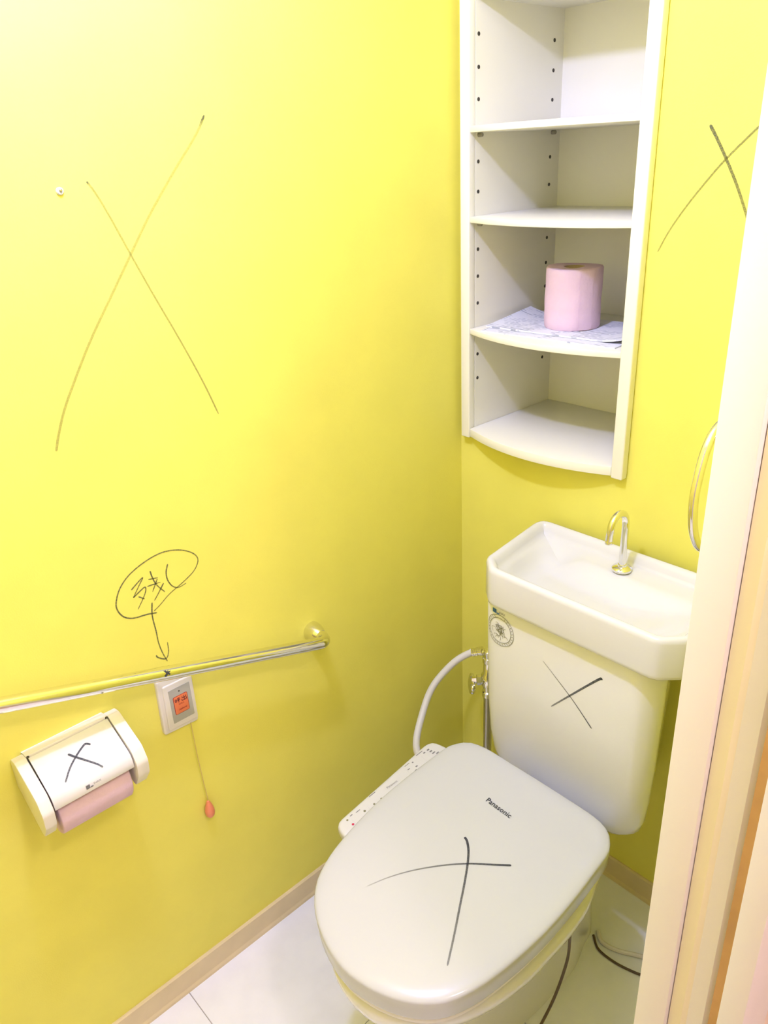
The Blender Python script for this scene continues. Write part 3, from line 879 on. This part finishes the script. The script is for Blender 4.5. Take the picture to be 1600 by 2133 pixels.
# nurse-call switch with pull cord
cb_ = thing('call_button', (0.0, -0.781, 0.647), 'ivory call switch with orange label and pull cord below the grab bar', 'call button')
P0 = rounded_poly([(-0.8165, 0.655), (-0.7465, 0.651), (-0.7455, 0.770), (-0.8135, 0.772)], 0.006, 4)
def plate(name, poly, x0, x1, m, par, b=0.002):
    rings = [[(x0, y, z) for y, z in poly], [(x1-b, y, z) for y, z in poly], [(x1-b*0.3, y, z) for y, z in inset(poly, b*0.3)], [(x1, y, z) for y, z in inset(poly, b)]]
    return MB().loft(rings).build(name, m, par, angle=60)
plate('wall_plate', P0, 0.0, 0.0085, M_PLB, cb_, 0.003)
P1 = rounded_poly([(-0.8075, 0.662), (-0.7475, 0.660), (-0.7465, 0.7560), (-0.8050, 0.7575)], 0.004, 4)
plate('front_plate', P1, 0.0080, 0.0115, M_PLB, cb_, 0.002)
P2 = rounded_poly([(-0.7965, 0.673), (-0.7540, 0.673), (-0.7540, 0.7455), (-0.7965, 0.7455)], 0.0015, 3)
plate('grey_panel', P2, 0.0110, 0.0122, M_GREY, cb_, 0.0004)
ORX = 0.0130
oc = (-0.776, 0.7085)
P3 = rounded_poly([(oc[0]-0.0145, oc[1]-0.0195), (oc[0]+0.0145, oc[1]-0.0195), (oc[0]+0.0145, oc[1]+0.0195), (oc[0]-0.0145, oc[1]+0.0195)], 0.0035, 4)
edge = plate('push_button', P3, 0.0120, 0.0128, M_RED, cb_, 0.0003)
P4 = inset(P3, 0.0010)
lab = plate('orange_label', P4, 0.0127, ORX, M_ORNG, edge, 0.0001)
def kan(c, s, segs):  # strokes in a unit box -> (y, z) on the label
    return [[(c[0]+s*(u-0.5), c[1]+s*(v-0.5)) for u, v in q] for q in segs]
yo = [[(0.03, 0.80), (0.03, 0.30)], [(0.03, 0.80), (0.28, 0.80)], [(0.28, 0.80), (0.28, 0.30)], [(0.03, 0.30), (0.28, 0.30)], [(0.42, 0.90), (0.95, 0.97)], [(0.50, 0.80), (0.55, 0.62)], [(0.88, 0.80), (0.82, 0.62)],
      [(0.38, 0.50), (1.0, 0.50)], [(0.70, 0.92), (0.70, 0.08)], [(0.70, 0.08), (0.58, 0.14)]]
de = [[(0.50, 1.0), (0.50, 0.05)], [(0.15, 0.88), (0.15, 0.55)], [(0.15, 0.55), (0.85, 0.55)], [(0.85, 0.88), (0.85, 0.55)], [(0.05, 0.42), (0.05, 0.05)], [(0.05, 0.05), (0.95, 0.05)], [(0.95, 0.42), (0.95, 0.05)]]
strokes('call_lettering', kan((oc[0]-0.0063, oc[1]+0.0105), 0.0104, yo)+kan((oc[0]+0.0066, oc[1]+0.0105), 0.0104, de), lambda y, z: (ORX+0.0005, y, z), 0.0013, M_MAR, edge, taper=(1, 1), smooth=False)
text('small_lettering', 'CALL', (ORX, oc[0], oc[1]+0.0015), (0, 1, 0), (0, 0, 1), 0.0110, M_RED, edge, lift=0.0005, bold=0.01)
text('small_lettering', 'Aiphone', (ORX, oc[0]+0.001, oc[1]-0.0105), (0, 1, 0), (0, 0, 1), 0.0165, M_RED, edge, italic=0.25, lift=0.0005, bold=0.02)
MB().lathe((0.0122, -0.7762, 0.7365), (1, 0, 0), [(0.0014, 0), (0.0014, 0.0005)], 10).build('signal_lamp', M_DARK, cb_)
MB().tube([(0.008, -0.7635, 0.655), (0.0085, -0.7630, 0.58), (0.009, -0.7605, 0.50), (0.0105, -0.7585, 0.455)], 0.0009, 6).build('pull_cord', M_STRG, cb_)
MB().lathe((0.0105, -0.7595, 0.4175), (0, 0, 1), [(0.0, 0), (0.0050, 0.001), (0.0085, 0.006), (0.0098, 0.013), (0.0092, 0.021), (0.0068, 0.030), (0.0042, 0.037), (0.0025, 0.041), (0.0, 0.0418)], 22).build('pull_knob', M_BALL, cb_)

# paper holder
ph = thing('paper_holder', (0.0, -0.982, 0.655), 'ivory wall-mounted toilet paper holder with a pen cross on its flap', 'paper holder')
prof = [(0.0, 0.7050), (0.0, 0.7560), (0.010, 0.7650), (0.028, 0.7690), (0.100, 0.7415), (0.1140, 0.7180), (0.1100, 0.6900), (0.0880, 0.6590), (0.0780, 0.6590)]
arm = rounded_poly(prof, [0.002, 0.004, 0.006, 0.008, 0.020, 0.016, 0.020, 0.006, 0.005], 5)
for y0, y1 in ((-1.0665, -1.0480), (-0.9130, -0.8925)):
    MB().prism(arm, 'y', y0, y1).build('side_arm', M_PLB, ph, bevel=0.0018, seg=2, angle=40)
MB().box((0.0, -1.0480, 0.690), (0.006, -0.9130, 0.762)).build('back_plate', M_PLB, ph)
MB().prism([(0.0, 0.752), (0.0, 0.7605), (0.010, 0.7660), (0.026, 0.7690), (0.028, 0.7640), (0.006, 0.750)], 'y', -1.0480, -0.9130).build('top_bar', M_PLB, ph, bevel=0.0008)
cvp = [(0.0300, 0.7655), (0.0310, 0.7682), (0.0960, 0.7393), (0.1025, 0.7345), (0.1065, 0.7270), (0.1085, 0.7130), (0.1065, 0.7125), (0.1045, 0.7250), (0.1005, 0.7320), (0.0940, 0.7370), (0.0310, 0.7648)]
flap = MB().prism(cvp, 'y', -1.0458, -0.9152).build('flap', M_FLP, ph, bevel=0.0005, seg=1, angle=50)
k_ = (0.7393-0.7682)/(0.0960-0.0310)
on_flap = lambda x, y: (x+0.0002, y, 0.7682+k_*(x-0.0310)+0.0007)
strokes('marker_cross', COVER_X[:1], on_flap, 0.0030, M_INK, flap, flow=(1, 0.7), taper=(1, 0.9))
strokes('marker_cross', COVER_X[1:], on_flap, 0.0036, M_INK, flap, flow=(1, 0.7), taper=(1, 0.8))
for y in (-1.0455, -0.9155):
    MB().lathe((0.029, y, 0.7685), (0, 0, 1), [(0.0022, -0.003), (0.0022, 0.0008)], 10).build('hinge_pin', M_DARK, ph)
lx = lambda z: 0.1073+(0.7270-z)*0.07
mk = MB()
for y0, y1, z0, z1 in ((-0.9945, -0.9885, 0.7245, 0.7262), (-0.9945, -0.9885, 0.7222, 0.7240), (-0.9945, -0.9885, 0.7198, 0.7217), (-0.9875, -0.9835, 0.7198, 0.7217)):
    mk.box((lx(z0)-0.001, y0, z0), (lx(z0)+0.0008, y1, z1))
mk.build('maker_mark', M_GPR2, flap, smooth=False)
text('maker_lettering', 'INAX', (lx(0.7245)+0.0004, -0.9760, 0.7245), (0, 1, 0), (-0.07, 0, 1), 0.0120, M_GPR2, flap, lift=0.0006)

# roll in the holder
rx_, rz_, rr_ = 0.0545, 0.6790, 0.0475
tr2 = thing('toilet_roll', (rx_, -0.98, rz_), 'pink toilet paper roll hanging in the ivory wall holder', 'toilet paper', 'pink toilet rolls')
b = MB(); n = 56
def rg(y, r, w=1):
    return [(rx_+r*(1+0.006*w*sin(5*a))*cos(a), y, rz_+r*(1+0.006*w*sin(5*a))*sin(a)) for a in [2*pi*k/n for k in range(n)]]
ys = (-1.0400, -0.9210)
rgs = [rg(ys[0], 0.020, 0), rg(ys[0], rr_-0.002), rg(ys[0]+0.002, rr_)]
rgs += [rg(ys[0]+0.002+(ys[1]-ys[0]-0.004)*k/6, rr_) for k in range(1, 7)]
rgs += [rg(ys[1], rr_-0.002), rg(ys[1], 0.020, 0), rg(ys[0], 0.020, 0)]
b.loft(rgs, False, False).build('paper_roll', M_PINK, tr2, angle=50)
MB().tube([(rx_, ys[0]-0.0005, rz_), (rx_, ys[1]+0.0005, rz_)], 0.0198, 24).build('cardboard_core', M_CORE, tr2)
MB().tube([(rx_, -1.0485, rz_), (rx_, -0.9125, rz_)], 0.008, 12).build('roll_spindle', M_PLB, ph)

# small white screw anchor on the wall
an = thing('wall_anchor', (0.0, -0.8025, 1.575), 'tiny white screw anchor left in the yellow wall beside the pen cross', 'wall anchor')
MB().lathe((0.0, -0.8025, 1.5745), (1, 0, 0), [(0.0052, 0), (0.0052, 0.002), (0.0040, 0.0035), (0.0022, 0.0038)], 16).build('anchor_collar', M_PLA, an)
MB().lathe((0.003, -0.8025, 1.5755), (1, 0, 0), [(0.0020, 0), (0.0020, 0.0022), (0.0012, 0.0028)], 10).build('screw_head', M_CHRD, an)

# towel ring on the right wall, mostly hidden by the door frame
tg = thing('towel_ring', (RW, -0.415, 1.33), 'chrome towel ring on the right wall partly hidden by the door frame', 'towel ring')
X_ = 0.80
ringp = spline([(X_+0.005, -0.430, 1.345), (X_, -0.492, 1.336), (X_, -0.520, 1.318), (X_, -0.533, 1.280), (X_, -0.533, 1.248), (X_, -0.521, 1.216), (X_, -0.495, 1.193), (X_, -0.430, 1.186), (X_, -0.350, 1.193), (X_, -0.330, 1.216), (X_, -0.322, 1.265), (X_, -0.335, 1.318), (X_, -0.360, 1.336)], 8, True)
MB().tube(ringp+[ringp[0]], 0.0048, 14, caps=False).build('ring', M_CHR, tg, angle=60)
MB().tube([(RW, -0.430, 1.350), (X_-0.004, -0.430, 1.346)], 0.009, 16).build('ring_arm', M_CHR, tg)
MB().lathe((RW, -0.430, 1.350), (-1, 0, 0), [(0.026, 0), (0.026, 0.006), (0.020, 0.012), (0.010, 0.015)], 28).build('wall_plate', M_CHR, tg)

# ================================================================== LAMPS (out of view)
def ceiling_lamp(p, label):
    t = thing('ceiling_lamp', (p.x, p.y, CZ), label, 'lamp')
    MB().lathe((p.x, p.y, CZ), (0, 0, -1), [(0.062, 0), (0.062, 0.018), (0.055, 0.022), (0.030, 0.024), (0.022, 0.050)], 32).build('lamp_base', M_PLA, t)
    b = MB().lathe((p.x, p.y, p.z), (0, 0, 1), [(0.020, 0.105), (0.0215, 0.100), (0.030, 0.092), (0.030, 0.10)], 24)
    b.build('lamp_socket', M_PLA, t)
ceiling_lamp(LAMP, 'small ceiling lamp in the middle of the toilet room ceiling')
ceiling_lamp(HALL, 'small ceiling lamp in the hallway outside the door')
